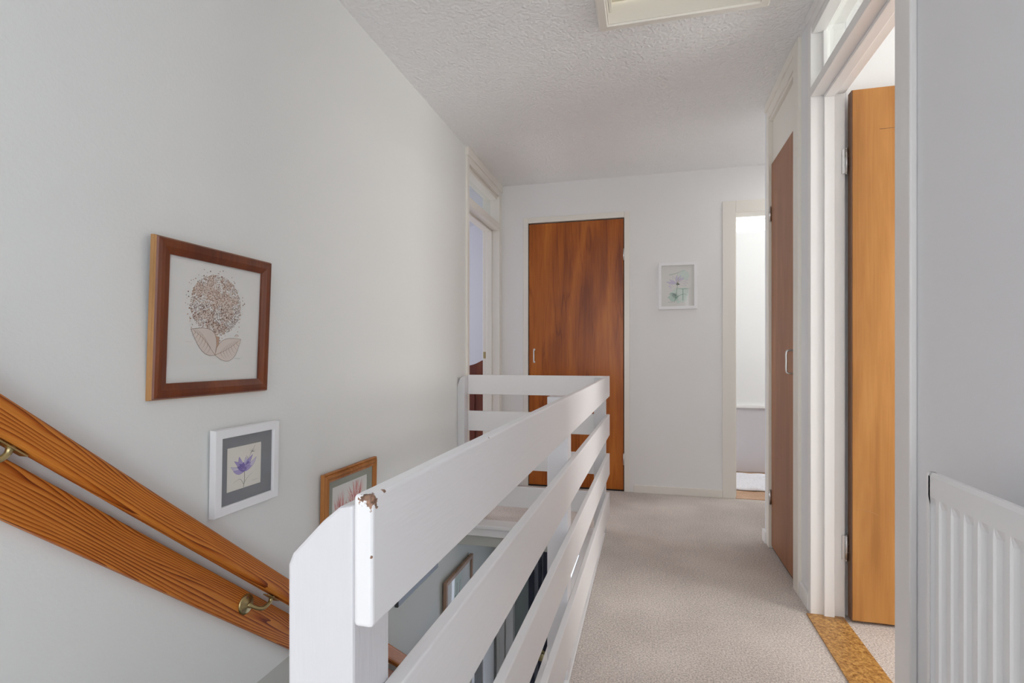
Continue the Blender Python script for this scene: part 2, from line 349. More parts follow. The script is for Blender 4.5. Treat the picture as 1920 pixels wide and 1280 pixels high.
# nosing and fascia round the stairwell
boxes('trim_nosing', [(-0.33, -0.228, 0.45, 2.90, -0.022, 0.001), (LW, -0.228, 2.90, 3.02, -0.022, 0.001)], M['rail_white'], bev=0.004, **S)
boxes('trim_fascia', [(-0.318, -0.228, 0.45, 2.912, -0.12, -0.023), (LW, -0.228, 2.912, 3.02, -0.066, -0.023)], M['rail_white'], bev=0.002, **S)
boxes('trim_beam', [(LW, -0.228, 2.96, 3.02, -0.14, -0.067)], M['lower_wall'], **S)

# skirtings
boxes('baseboard_back', [(-0.10, 0.50, EY - 0.012, EY, 0, 0.055), (-1.07, -0.96, EY - 0.012, EY, 0, 0.055)], M['trim'], bev=0.003, **S)
boxes('baseboard_right', [(RW - 0.012, RW, 2.245, 2.36, 0, 0.065), (RW - 0.016, RW, 2.99, 3.06, 0, 0.06), (RW - 0.012, RW, -0.6, 1.39, 0, 0.065)], M['trim_white'], bev=0.003, **S)
boxes('trim_threshold', [(0.583, 0.708, 1.511, 2.213, 0.0, 0.004)], M['oak'], **S)
boxes('trim_bathroom_threshold', [(0.545, 1.325, EY - 0.005, EY + 0.035, 0.0, 0.004)], M['bath_floor'], **S)

# ------------------------------------------------------------------ ceiling hatch
hr = empty('loft_hatch', (0.122, 1.81, HC), label='square loft hatch with a cream frame set in the textured ceiling', category='hatch')
HX, HY = 0.309, 0.29
def ring(bm, hx, hy, prof, axis='Z', mi=0):
    """mitred frame; prof = (inset from outer edge, height)"""
    loops = []
    for ins, h in prof:
        c = [(-hx + ins, -hy + ins), (hx - ins, -hy + ins), (hx - ins, hy - ins), (-hx + ins, hy - ins)]
        loops.append([bm.verts.new((x, y, h) if axis == 'Z' else (x, -h, y)) for x, y in c])
    n = len(loops)
    for i in range(n):
        a, b = loops[i], loops[(i + 1) % n]
        for k in range(4):
            f = bm.faces.new((a[k], a[(k + 1) % 4], b[(k + 1) % 4], b[k])); f.material_index = mi
bm = bmesh.new()
ring(bm, HX, HY, [(0, 0.0), (0.002, -0.022), (0.008, -0.028), (0.034, -0.03), (0.037, -0.024), (0.041, -0.024), (0.043, 0.12), (0.0, 0.12)])
link('hatch_frame', bm, M['trim'], hr)
boxes('hatch_panel', [(-HX + 0.05, HX - 0.05, -HY + 0.05, HY - 0.05, 0.052, 0.07)], plain('yellowed_paint', (0.68, 0.65, 0.53), 0.6), hr)
for sx in (-1, 1): boxes('hatch_stop', [(min(sx * (HX - 0.043), sx * (HX - 0.053)), max(sx * (HX - 0.043), sx * (HX - 0.053)), -HY + 0.043, HY - 0.043, 0.02, 0.05)], M['trim'], hr)

# ------------------------------------------------------------------ doors
def hinge(parent, loc, rot=0, h=0.075, mtl='steel', plates=False):
    bm = bmesh.new()
    tube(bm, [(0, 0, -h / 2), (0, 0, h / 2)], 0.0055, 10)
    for k in (-1, 1): tube(bm, [(0, 0, k * h / 2), (0, 0, k * (h / 2 + 0.004))], 0.004, 8)
    if plates: bm_box(bm, -0.014, 0.0, 0.002, 0.0045, -h / 2, h / 2)
    for x in ((-0.010,) if plates else ()):
        for z in (-0.024, 0, 0.024): tube(bm, [(x, 0.001, z), (x, 0.003, z)], 0.0035, 8)
    for z in (-h / 6, h / 6): bm_box(bm, -0.0062, 0.0062, -0.0062, 0.0062, z - 0.0006, z + 0.0006)
    o = link('hinge', bm, M[mtl], parent); o.location = loc; o.rotation_euler = (0, 0, rot); return o
def pull(parent, loc, rot, h, out, r=0.005):
    bm = bmesh.new()
    tube(bm, spline([(0, 0, -h / 2), (0, -out * 0.75, -h / 2), (0, -out, -h / 2 + out * 0.3), (0, -out, 0), (0, -out, h / 2 - out * 0.3), (0, -out * 0.75, h / 2), (0, 0, h / 2)], 6), r, 10)
    for z in (-h / 2, h / 2): tube(bm, [(0, 0, z), (0, -0.004, z)], r * 1.7, 12)
    o = link('handle', bm, M['steel'], parent); o.location = loc; o.rotation_euler = (0, 0, rot); return o

# door_1: brown veneer door in the end wall
d1 = empty('door_1', (-0.525, EY, 0), label='closed reddish brown veneer door in the end wall behind the balustrade', **S)
L, Rr = -0.348, 0.353
boxes('door_frame', [(L - 0.045, L - 0.006, -0.010, 0.08, 0, 2.03), (Rr + 0.006, Rr + 0.045, -0.010, 0.08, 0, 2.03), (L - 0.006, Rr + 0.006, -0.010, 0.08, 1.988, 2.03),
                     (L - 0.006, L, 0.03, 0.08, 0, 1.988), (Rr, Rr + 0.006, 0.03, 0.08, 0, 1.988), (L, Rr, 0.045, 0.08, 0, 2.0)], M['trim'], d1, bev=0.003)
boxes('door_leaf', [(L, Rr, 0.0, 0.04, 0.012, 1.980)], M['door_brown'], d1, bev=0.0015)
boxes('door_gap', [(L - 0.006, Rr + 0.006, 0.004, 0.03, 0.0, 0.012), (Rr, Rr + 0.006, 0.01, 0.03, 0.012, 1.988), (L - 0.006, L, 0.01, 0.03, 0.012, 1.988)], M['black'], d1)
pull(d1, (L + 0.040, 0.0, 0.985), 0, 0.092, 0.016, 0.0048)
for z in (1.72, 0.235): hinge(d1, (Rr + 0.003, -0.005, z))

# door_2: doorway to the bathroom
d2 = empty('door_2', (0.935, EY, 0), label='open doorway to the bathroom at the right end of the end wall', **S)
boxes('door_frame', [(-0.435, -0.350, -0.012, 0.13, 0, 2.052), (0.350, 0.40, -0.012, 0.13, 0, 2.052), (-0.350, 0.350, -0.012, 0.13, 1.968, 2.052), (-0.375, -0.338, 0.04, 0.10, 0, 1.968)], M['trim'], d2, bev=0.003)

# door_3: cupboard door in the right wall
d3 = empty('door_3', (RW, 2.70, 0), label='closed dull brown cupboard door in the right wall', **S)
boxes('door_frame', [(-0.010, 0.11, 0.232, 0.285, 0, 2.285), (-0.014, 0.11, -0.33, -0.255, 0, 2.285), (-0.010, 0.11, -0.26, 0.232, 2.198, 2.285), (-0.018, 0.0, -0.26, 0.285, 2.245, 2.285), (-0.004, 0.02, -0.255, 0.232, 2.180, 2.198), (0.03, 0.1, -0.26, 0.232, 1.966, 1.99)], M['trim'], d3, bev=0.003)
boxes('top_panel', [(0.012, 0.03, -0.255, 0.232, 1.968, 2.198)], M['trim'], d3)
boxes('door_leaf', [(0.004, 0.042, -0.245, 0.228, 0.012, 1.960)], M['door_walnut'], d3, bev=0.0015)
boxes('door_gap', [(0.01, 0.05, -0.255, 0.232, 0.0, 0.012), (0.012, 0.04, 0.228, 0.232, 0.0, 1.96), (0.012, 0.045, -0.255, -0.245, 0.0, 1.96)], M['black'], d3)
pull(d3, (0.004, -0.218, 0.955), R(-90), 0.098, 0.034, 0.0045)
for z in (1.705, 0.26): hinge(d3, (-0.002, 0.229, z), R(-90), 0.07)

# door_4: golden door opened into the right bedroom, glazed fanlight above
d4 = empty('door_4', (RW, 2.213, 0), label='open golden brown door with a glazed panel above, right wall', **S)
fx = -0.010
boxes('door_frame', [(fx, 0.107, 0.0, 0.035, 0, 2.285), (0.034, 0.069, -0.012, 0.0, 0, 1.962),             # far jamb and its stop
                     (fx, 0.107, -0.745, -0.702, 0, 2.285), (0.034, 0.069, -0.702, -0.690, 0, 1.962),       # near jamb
                     (fx, 0.107, -0.702, 0.0, 1.962, 1.997), (0.034, 0.069, -0.690, -0.012, 1.950, 1.962),  # transom bar
                     (fx, 0.107, -0.702, 0.0, 2.225, 2.285), (fx + 0.006, 0.04, -0.702, 0.0, 2.200, 2.225),
                     (fx - 0.008, 0.0, -0.7, 0.0351, 2.255, 2.285),
                     (0.03, 0.045, -0.702, -0.687, 1.997, 2.2), (0.03, 0.045, -0.015, 0.0, 1.997, 2.2), (0.03, 0.045, -0.702, 0, 1.997, 2.01)], M['trim_white'], d4, bev=0.002)
boxes('architrave', [(fx - 0.006, 0.0, -0.795, -0.745, 0, 2.285)], M['trim_white'], d4, bev=0.004)
boxes('fanlight_glass', [(0.048, 0.052, -0.702, 0.0, 1.997, 2.225)], M['window_glass'], d4)
boxes('door_leaf', [(0.118, 0.83, -0.040, -0.002, 0.012, 1.952)], M['door_gold'], d4, bev=0.0012)
boxes('surface_crack', [(0.205, 0.30, -0.0405, -0.0399, 1.800, 1.8015)], M['door_edge'], d4)
bm = bmesh.new(); tube(bm, spline([(0.13, -0.0401, 0.418), (0.16, -0.0401, 0.417), (0.19, -0.0401, 0.408), (0.20, -0.0401, 0.402)], 5), 0.0006, 6)
link('surface_scratch', bm, M['frame_gold'], d4)
boxes('leaf_edge', [(0.1155, 0.118, -0.039, -0.003, 0.012, 1.952)], M['door_edge'], d4)
for z in (1.705, 0.265): hinge(d4, (0.1095, -0.0075, z), 0, 0.09, 'steel', True)

# door_5: doorway to the left bedroom, glazed fanlight
d5 = empty('door_5', (LW, 3.48, 0), label='open doorway with glazed panel above in the left wall', **S)
boxes('door_frame', [(-0.12, 0.014, 0.345, 0.385, 0, 2.285), (-0.085, -0.045, 0.333, 0.345, 0, 1.935), (-0.12, 0.014, -0.385, -0.345, 0, 2.285), (-0.085, -0.045, -0.345, -0.333, 0, 1.935),
                     (-0.12, 0.014, -0.345, 0.345, 1.935, 1.985), (-0.085, -0.045, -0.345, 0.345, 1.922, 1.935),
                     (-0.12, 0.014, -0.345, 0.345, 2.19, 2.285), (-0.10, -0.005, -0.345, 0.345, 2.165, 2.19), (-0.01, 0.022, -0.389, 0.411, 2.233, 2.285)], M['trim'], d5, bev=0.003)
boxes('architrave', [(0.0, 0.012, 0.385, 0.413, 0, 2.285)], M['trim'], d5, bev=0.003)
boxes('fanlight_glass', [(-0.062, -0.058, -0.345, 0.345, 1.985, 2.165)], M['window_glass'], d5)
boxes('latch_plate', [(-0.115, -0.095, 0.3435, 0.3452, 0.965, 1.015), (-0.112, -0.098, 0.341, 0.3452, 0.975, 1.0)], M['brass'], d5)

# door_6, door_7 in the lower hall
d6 = empty('door_6', (LW, 3.52, ZL), label='grey obscured glass door on the left wall of the lower hall', **S)
boxes('door_frame', [(-0.11, 0.008, -0.32, -0.27, 0, 1.89), (-0.11, 0.004, 0.318, 0.34, 0, 1.89), (-0.11, 0.008, -0.27, 0.318, 1.85, 1.89)], M['trim_white'], d6, bev=0.003)
boxes('door_leaf', [(-0.045, 0.0, -0.06, 0.20, 0, 1.85), (-0.045, 0.0, 0.30, 0.318, 0, 1.85), (-0.045, 0.0, -0.27, -0.262, 0, 1.85)], M['trim_white'], d6, bev=0.003)
for a_, b_ in ((-0.262, -0.06), (0.20, 0.30)): boxes('glass_panel', [(-0.018, -0.010, a_, b_, 0.05, 1.85)], M['obscure'], d6)
d7 = empty('door_7', (-0.43, 3.87, ZL), label='dark front door with narrow glass beside it in the lower hall', **S)
boxes('door_frame', [(-0.665, -0.625, -0.022, 0.0, 0, 2.06), (-0.612, -0.555, -0.03, 0.10, 0, 2.01), (0.555, 0.58, -0.02, 0.10, 0, 2.01), (-0.555, 0.555, -0.02, 0.10, 1.985, 2.01)], M['trim_white'], d7, bev=0.002)
boxes('side_curtain', [(-0.555, -0.44, 0.03, 0.05, 0, 1.985)], M['green_grey'], d7)
boxes('door_leaf', [(-0.44, -0.40, -0.01, 0.05, 0, 1.985), (-0.365, -0.345, -0.01, 0.05, 0, 1.985), (-0.325, -0.295, -0.015, 0.05, 0, 1.985)], M['navy'], d7)
boxes('reeded_panel', [(-0.40, -0.365, 0.02, 0.03, 0, 1.985), (-0.345, -0.325, 0.02, 0.03, 0, 1.985)], plain('blue_grey_panel', (0.25, 0.27, 0.32), 0.3), d7)
boxes('glass_panel', [(-0.295, -0.25, 0.02, 0.03, 0, 1.985), (-0.14, 0.555, 0.02, 0.03, 0, 1.985)], glass_mat('front_door_glass', (0.75, 0.80, 0.88), refl=0.1), d7)
boxes('middle_stile', [(-0.25, -0.14, -0.01, 0.05, 0, 1.985)], M['dark_grey'], d7)
bm = bmesh.new(); bmesh.ops.create_uvsphere(bm, u_segments=20, v_segments=12, radius=0.027)
for v in bm.verts: v.co.y -= 0.055
tube(bm, [(0, -0.04, 0), (0, 0.0, 0)], 0.011, 12); tube(bm, [(0, -0.006, 0), (0, 0, 0)], 0.026, 20)
k = link('door_knob', bm, M['brass'], d7, smooth=True); k.location = (-0.335, -0.015, 1.215)

# ------------------------------------------------------------------ balustrade
bal = empty('balustrade', (-0.26, 2.95, 0.0), label='white painted timber balustrade of four horizontal boards round the stairwell', category='balustrade')
def wpart(o): o.matrix_parent_inverse = Matrix.Translation(-Vector(bal.location)); return o
BX0, BX1 = -0.2275, -0.210
YC = 3.030                                              # outer corner; the long side runs a centimetre askew, its lower boards drop slightly towards the corner
LEVELS = ((0.7515, 0.868, 0.7505, 0.861), (0.532, 0.651, 0.562, 0.674), (0.309, 0.4295, 0.364, 0.470), (0.0875, 0.2085, 0.119, 0.264))
for i, (zb, zt, zb0, zt0) in enumerate(LEVELS):
    y0 = 0.392; dx = 0.011
    bm = bmesh.new()
    P = [(BX0 - dx, y0, zb0), (BX1 - dx, y0, zb0), (BX1, YC, zb), (BX0, YC, zb), (BX0 - dx, y0, zt0), (BX1 - dx, y0, zt0), (BX1, YC, zt), (BX0, YC, zt)]
    vs = [bm.verts.new(p) for p in P]
    for f in ((0, 1, 2, 3), (4, 5, 6, 7), (0, 1, 5, 4), (1, 2, 6, 5), (2, 3, 7, 6), (3, 0, 4, 7)): bm.faces.new([vs[k] for k in f])
    wpart(link('rail_board', bm, M['rail_chip'] if i == 0 else M['rail_white'], bal, bev=0.0028 if i else 0.0035, seg=3))
for zb, zt, _, _ in LEVELS:
    wpart(boxes('end_board', [(LW + 0.045, BX0, YC - 0.0175, YC, zb, zt)], M['rail_white'], bal, bev=0.0025))
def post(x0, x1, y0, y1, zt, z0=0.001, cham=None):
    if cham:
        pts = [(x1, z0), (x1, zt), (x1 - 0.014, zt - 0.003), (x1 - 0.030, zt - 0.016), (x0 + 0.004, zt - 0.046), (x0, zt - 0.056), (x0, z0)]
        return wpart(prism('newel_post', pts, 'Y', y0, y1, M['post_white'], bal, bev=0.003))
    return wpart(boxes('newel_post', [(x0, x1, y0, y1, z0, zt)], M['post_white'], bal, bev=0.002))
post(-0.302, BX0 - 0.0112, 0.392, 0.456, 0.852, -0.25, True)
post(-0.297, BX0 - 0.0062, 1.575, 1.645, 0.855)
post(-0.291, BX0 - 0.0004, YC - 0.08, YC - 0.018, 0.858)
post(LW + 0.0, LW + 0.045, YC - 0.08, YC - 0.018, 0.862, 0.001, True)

# ------------------------------------------------------------------ handrail on the left wall
SL = math.atan(0.835)
def sloped(name, length, y0, z0, xc, th, hgt, m, parent=None, bev=0.004, prof=None, **props):
    bm = bmesh.new(); bm_box(bm, 0, length, -th / 2, th / 2, -hgt, 0)
    o = link(name, bm, m, parent, bev, 3, **props)
    # local x -> down the slope (+Y, -Z); local z -> up, local y -> -X
    ex = Vector((0, math.cos(SL), -math.sin(SL))); ez = Vector((0, math.sin(SL), math.cos(SL))); ey = ez.cross(ex)
    o.matrix_world = Matrix(((ex.x, ey.x, ez.x, xc), (ex.y, ey.y, ez.y, y0), (ex.z, ey.z, ez.z, z0), (0, 0, 0, 1)))
    return o
def zrail(y): return 0.921 - 0.84 * (y - 0.6247)
hroot = empty('handrail', (-1.0515, 1.2, 0.4), label='orange pine handrail sloping down the left wall on brass brackets', category='handrail')
bpy.context.view_layer.update()
hrail = sloped('rail', 3.9, 0.0, zrail(0.0) - 0.003, -1.0515, 0.043, 0.055, M['pine'], bev=0.012)
hrail.parent = hroot; hrail.matrix_parent_inverse = hroot.matrix_world.inverted()
bb = sloped('backing_board', 3.9, 0.0, 1.354, LW + 0.0105, 0.019, 0.083, M['pine'], bev=0.0025,
       label='wide orange pine board fixed flat on the left wall below the handrail', category='board')
def bracket(y):
    bm = bmesh.new()
    # oval back plate on the board
    n = 28; xw = LW + 0.0202
    zc = 0.291 + (1.226 - y) * 0.835
    rings = []
    for r, dx in ((0.0275, 0), (0.0275, 0.002), (0.024, 0.0042), (0.013, 0.0048), (0.0085, 0.009), (0.0, 0.010)):
        rings.append([bm.verts.new((xw + dx, y + r * math.cos(2 * math.pi * k / n), zc + r * math.sin(2 * math.pi * k / n))) for k in range(n)] if r else [bm.verts.new((xw + dx, y, zc))])
    for a, b in zip(rings, rings[1:]):
        for k in range(n):
            if len(b) > 1: f = bm.faces.new((a[k], a[(k + 1) % n], b[(k + 1) % n], b[k]))
            else: f = bm.faces.new((a[k], a[(k + 1) % n], b[0]))
            f.smooth = True
    plate = link('bracket_plate', bm, M['brass'])
    bm = bmesh.new()
    zt = zrail(y + 0.066) - 0.074
    xr = -1.0515
    tube(bm, spline([(xw + 0.006, y, zc), (xw + 0.018, y + 0.012, zc - 0.012), (xr - 0.002, y + 0.032, zc - 0.024), (xr, y + 0.052, zc - 0.022), (xr, y + 0.064, zt - 0.012), (xr, y + 0.068, zt + 0.001)], 6),
         [0.0075] * 4 + [0.0055] * 22 + [0.006] * 2 + [0.008] * 3, 12)
    arm = link('bracket_arm', bm, M['brass'])
    bm = bmesh.new(); bm_box(bm, -0.028, 0.028, -0.010, 0.010, -0.0035, 0.0)
    sad = link('bracket_saddle', bm, M['brass'], bev=0.0015)
    ex = Vector((0, math.cos(SL), -math.sin(SL))); ez = Vector((0, math.sin(SL), math.cos(SL))); ey = ez.cross(ex)
    yy = y + 0.068
    sad.matrix_world = Matrix(((ex.x, ey.x, ez.x, xr), (ex.y, ey.y, ez.y, yy), (ex.z, ey.z, ez.z, zrail(yy) - 0.003 - 0.0715), (0, 0, 0, 1)))
    scr = []
    for a in (90, 215, 325):
        bm = bmesh.new()
        c = (xw + 0.0035, y + 0.0185 * math.cos(R(a)), zc + 0.0185 * math.sin(R(a)))
        tube(bm, [c, (c[0] + 0.0015, c[1], c[2])], 0.0032, 10)
        scr.append(link('screw', bm, M['door_edge']))
    bpy.context.view_layer.update()
    plate.name = 'bracket'
    plate.parent = hroot; plate.matrix_parent_inverse = hroot.matrix_world.inverted(); plate['label'] = 'brass bracket with oval plate'
    bpy.context.view_layer.update()
    for o in [arm, sad] + scr:
        o.parent = plate; o.matrix_parent_inverse = plate.matrix_world.inverted()
for yb_ in (1.226, 0.585, 1.90): bracket(yb_)

# ------------------------------------------------------------------ stairs
bm = bmesh.new()
for i in range(11):
    y = 0.45 + i * 0.245; z = -0.2 - i * 0.2045
    bm_box(bm, LW - 0.003, -0.451, y, y + 0.27, z - 0.035, z); bm_box(bm, LW - 0.003, -0.451, y, y + 0.02, z, z + 0.17)
link('staircase', bm, M['carpet_dark'], label='carpeted staircase going down along the left wall', category='stairs')

# ------------------------------------------------------------------ radiator
rad = empty('radiator', (0.50, 0.55, 0.16), label='white ribbed panel radiator on the right wall', category='radiator')
RY0, RY1, RZ0, RZ1 = -0.35, 1.135, 0.16, 0.766
def rpart(o): o.matrix_parent_inverse = Matrix.Translation(-Vector(rad.location)); return o
bm = bmesh.new()      # pressed front panel
prof = [(0.5, RY0)]
P = 0.0378; y = RY1 - 0.008
ys = []
yy = y
pts = [(0.500, RY1), (0.500, RY1 - 0.012)]
yc = RY1 - 0.021
while yc > RY0 + 0.03:
    pts += [(0.5035, yc + 0.0145), (0.5085, yc + 0.0095), (0.5085, yc - 0.0035), (0.5035, yc - 0.0075), (0.500, yc - 0.0115)]
    pts += [(0.500, yc - 0.0215)] if yc - P > RY0 + 0.03 else []
    yc -= P
pts += [(0.500, RY0)]
def zring(pts, z, flat=False, dx=0.0): return [bm.verts.new((0.500 if flat else p[0] + dx, p[1], z)) for p in pts]
rows = [zring(pts, RZ0, True, 0), zring(pts, RZ0 + 0.035, True), zring(pts, RZ0 + 0.055), zring(pts, RZ1 - 0.062), zring(pts, RZ1 - 0.045, True), zring(pts, RZ1 - 0.008, True)]
back = [bm.verts.new((0.511, p[1], RZ1 - 0.001)) for p in pts]
rows.append([bm.verts.new((0.504, p[1], RZ1 - 0.001)) for p in pts]); rows.append(back)
for a, b_ in zip(rows, rows[1:]):
    for k in range(len(pts) - 1): 
        f = bm.faces.new((a[k], a[k + 1], b_[k + 1], b_[k]))
rpart(link('front_panel', bm, M['radiator'], rad))
rpart(boxes('back_panel', [(0.511, 0.514, RY0, RY1, RZ0, RZ1 - 0.004)], M['radiator'], rad, bev=0.001))
rpart(boxes('edge_seam', [(0.4998, 0.5115, RY1 - 0.005, RY1 + 0.0006, RZ0, RZ1 - 0.004)], M['radiator'], rad))
for yy in (0.0, 0.8): rpart(boxes('wall_bracket', [(0.514, RW - 0.001, yy, yy + 0.04, 0.25, 0.65)], M['steel'], rad))

# ------------------------------------------------------------------ pictures
class Art:
    """drawing on paper in local x,z; each ink stroke is a thin printed shape"""
    def __init__(s): s.bm = bmesh.new(); s.m = []; s.y = -0.0006
    def mi(s, m):
        if m not in s.m: s.m.append(m)
        return s.m.index(m)
    def poly(s, pts, m):
        s.y -= 0.00000025
        vs = [s.bm.verts.new((p[0], s.y, p[1])) for p in pts]
        try: f = s.bm.faces.new(vs); f.material_index = s.mi(m)
        except ValueError: pass
    def stroke(s, pts, wd, m, taper=False):
        n = len(pts); Lp = []; Rp = []
        for i, p in enumerate(pts):
            a = pts[max(i - 1, 0)]; b = pts[min(i + 1, n - 1)]
            dx, dz = b[0] - a[0], b[1] - a[1]; l = math.hypot(dx, dz) or 1
            h = wd / 2 * (1 - (i / (n - 1)) * 0.85 if taper else 1)
            Lp.append((p[0] - dz / l * h, p[1] + dx / l * h)); Rp.append((p[0] + dz / l * h, p[1] - dx / l * h))
        s.y -= 0.00000025
        A = [s.bm.verts.new((p[0], s.y, p[1])) for p in Lp]; B = [s.bm.verts.new((p[0], s.y, p[1])) for p in Rp]
        k = s.mi(m)
        for i in range(n - 1):
            f = s.bm.faces.new((A[i], A[i + 1], B[i + 1], B[i])); f.material_index = k
    def curve(s, pts, wd, m, taper=False, n=5):
        q = [(v.x, v.y) for v in spline([(p[0], p[1], 0) for p in pts], n)]; s.stroke(q, wd, m, taper)
    def petal(s, base, tip, wd, m, bend=0.0, outline=None):
        bx, bz = base; tx, tz = tip; dx, dz = tx - bx, tz - bz; l = math.hypot(dx, dz); nx, nz = -dz / l, dx / l
        Lp, Rp = [], []
        for i in range(9):
            t = i / 8; h = wd / 2 * math.sin(math.pi * t ** 0.8) ; c = bend * math.sin(math.pi * t)
            cx, cz = bx + dx * t + nx * c, bz + dz * t + nz * c
            Lp.append((cx + nx * h, cz + nz * h)); Rp.append((cx - nx * h, cz - nz * h))
        s.poly(Lp + Rp[-2:0:-1], m)
        if outline:
            s.stroke(Lp, outline[0], outline[1]); s.stroke(Rp, outline[0], outline[1])
    def blob(s, c, r, m, sq=1.0, jag=0.2, n=14):
        s.poly([(c[0] + r * (1 + random.uniform(-jag, jag)) * math.cos(2 * math.pi * k / n), c[1] + sq * r * (1 + random.uniform(-jag, jag)) * math.sin(2 * math.pi * k / n)) for k in range(n)], m)
    def dot(s, c, r, m, n=6): s.poly([(c[0] + r * math.cos(2 * math.pi * k / n), c[1] + r * math.sin(2 * math.pi * k / n)) for k in range(n)], m)
    def done(s, parent, name='drawing'):
        me = bpy.data.meshes.new(name); s.bm.to_mesh(me); s.bm.free()
        for m in s.m: me.materials.append(M[m])
        o = bpy.data.objects.new(name, me); C.objects.link(o); o.parent = parent; return o
    def sign(s, x, z, w, m='ink_dark'):
        pts = [(x + w * t / 14, z + (0.08 * w) * math.sin(t * 2.3) * (1 + 0.6 * math.sin(t * 5.1))) for t in range(15)]
        s.stroke(pts, w * 0.02, m)

def picture(name, loc, rotz, wd, ht, prof, fm, mats_, art, lean=0.0, backing='paper', side=None, **props):
    """prof: (inset, height from wall) of the frame; mats_: list of (inset from frame outer, material, y)"""
    root = empty(name, loc, **props)
    root.rotation_euler = Matrix.Rotation(rotz, 4, 'Z').to_euler() if not lean else (Matrix.Rotation(rotz, 4, 'Z') @ Matrix.Rotation(lean, 4, 'X')).to_euler()
    bm = bmesh.new(); ring(bm, wd / 2, ht / 2, prof, 'Y')
    if side:
        bm.faces.ensure_lookup_table()
        for f in list(bm.faces)[:4 * side[0]]: f.material_index = 1
    link('frame', bm, [M[fm], M[side[1]]] if side else M[fm], root)
    fi = max(p[0] for p in prof)
    boxes('backing_board', [(-wd / 2 + fi * 0.5, wd / 2 - fi * 0.5, -0.006, -0.001, -ht / 2 + fi * 0.5, ht / 2 - fi * 0.5)], M['black'], root)
    yb = -0.0065
    boxes('paper', [(-wd / 2 + fi * 0.6, wd / 2 - fi * 0.6, yb - 0.001, yb, -ht / 2 + fi * 0.6, ht / 2 - fi * 0.6)], M[backing], root)
    for ins, mm in mats_:      # mount with a window
        bm = bmesh.new(); x0, z0, x1, z1 = ins
        a = fi * 0.6
        for q in ((-wd / 2 + a, x0, -ht / 2 + a, ht / 2 - a), (x1, wd / 2 - a, -ht / 2 + a, ht / 2 - a), (x0, x1, -ht / 2 + a, z0), (x0, x1, z1, ht / 2 - a)):
            bm_box(bm, q[0], q[1], yb - 0.0035, yb - 0.0012, q[2], q[3])
        link('mount', bm, M[mm], root)
    if art:
        o = art.done(root); o.location.y = yb - 0.0005
    boxes('glass', [(-wd / 2 + fi * 0.8, wd / 2 - fi * 0.8, -0.0128, -0.0115, -ht / 2 + fi * 0.8, ht / 2 - fi * 0.8)], M['picture_glass'], root)
    return root

# 1 hydrangea-like round flower head
A = Art(); cx, cz = -0.002, 0.045
for i in range(46):
    t = random.uniform(0, 2 * math.pi); rr = 0.07 * math.sqrt(random.random()); A.blob((cx + rr * math.cos(t) * 1.02, cz + rr * math.sin(t)), random.uniform(0.008, 0.016), 'ink_wash', 1, 0.35, 9)
for i in range(2600):
    t = random.uniform(0, 2 * math.pi); rr = math.sqrt(random.random())
    x = cx + 0.082 * rr * math.cos(t); z = cz + 0.078 * rr * math.sin(t)
    a = random.uniform(0, math.pi); l = random.uniform(0.0012, 0.0026)
    m = 'ink_sepia' if random.random() < 0.55 + (0.25 if z < cz else -0.2) else 'ink_tan'
    A.curve([(x - l * math.cos(a), z - l * math.sin(a)), (x, z + 0.001), (x + l * math.cos(a), z + l * math.sin(a))], 0.00075, m, n=2)
for i in range(90):
    t = random.uniform(0, 2 * math.pi); rr = random.uniform(0.95, 1.25); A.dot((cx + 0.08 * rr * math.cos(t), cz + 0.078 * rr * math.sin(t)), random.uniform(0.0008, 0.0019), random.choice(('ink_tan', 'ink_sepia')))
A.poly([(-0.006, -0.078), (0.007, -0.078), (0.009, -0.036), (-0.004, -0.034)], 'ink_tan')
A.stroke([(-0.005, -0.084), (-0.005, -0.035)], 0.0012, 'ink_sepia'); A.stroke([(0.008, -0.07), (0.009, -0.036)], 0.0008, 'ink_sepia')
for tip, wd_, bend in (((-0.080, -0.020), 0.060, -0.012), ((0.085, -0.040), 0.060, -0.006)):
    base = (-0.003, -0.084)
    A.petal(base, tip, wd_, 'ink_wash', bend, (0.0009, 'ink_sepia'))
    dx, dz = tip[0] - base[0], tip[1] - base[1]
    A.curve([base, (base[0] + dx * .5, base[1] + dz * .5 + (bend if dx > 0 else -bend) * 0.8), tip], 0.0011, 'ink_sepia', True)
    for k in range(2, 9):
        t = k / 10; px, pz = base[0] + dx * t, base[1] + dz * t + (bend if dx > 0 else -bend) * 0.8 * math.sin(math.pi * t)
        l = 0.024 * math.sin(math.pi * t ** 0.8)
        for s_ in (-1, 1):
            A.curve([(px, pz), (px + dx * 0.08, pz + s_ * l * 0.5), (px + dx * 0.17, pz + s_ * l * 0.82)], 0.0009, 'ink_sepia', True, 3)
            A.curve([(px + dx * .03, pz), (px + dx * 0.10, pz + s_ * l * 0.42)], 0.0004, 'ink_tan', True, 3)
A.blob((0.068, -0.032), 0.007, 'ink_wash', 0.5); A.curve([(0.061, -0.033), (0.068, -0.028), (0.076, -0.032)], 0.0008, 'ink_sepia')
for s0 in (-0.094, 0.07): A.curve([(s0, -0.05), (s0 + 0.012, -0.052), (s0 + 0.02, -0.049)], 0.0004, 'ink_tan')
A.sign(0.062, -0.093, 0.022)
LEANP = R(-2.0)
picture('picture_frame', (LW + 0.0075, 1.130, 1.065), R(90), 0.375, 0.377,
        [(0, 0.0), (0, 0.009), (0.002, 0.010), (0.002, 0.015), (0.005, 0.0185), (0.013, 0.020), (0.022, 0.0195), (0.035, 0.0155), (0.038, 0.0145), (0.038, 0.009), (0.02, 0.0)],
        'frame_red', [], A, lean=R(2.4), side=(3, 'frame_gold'),
        label='large red-brown wooden frame with a sepia round flower drawing, highest on the left wall', category='picture')

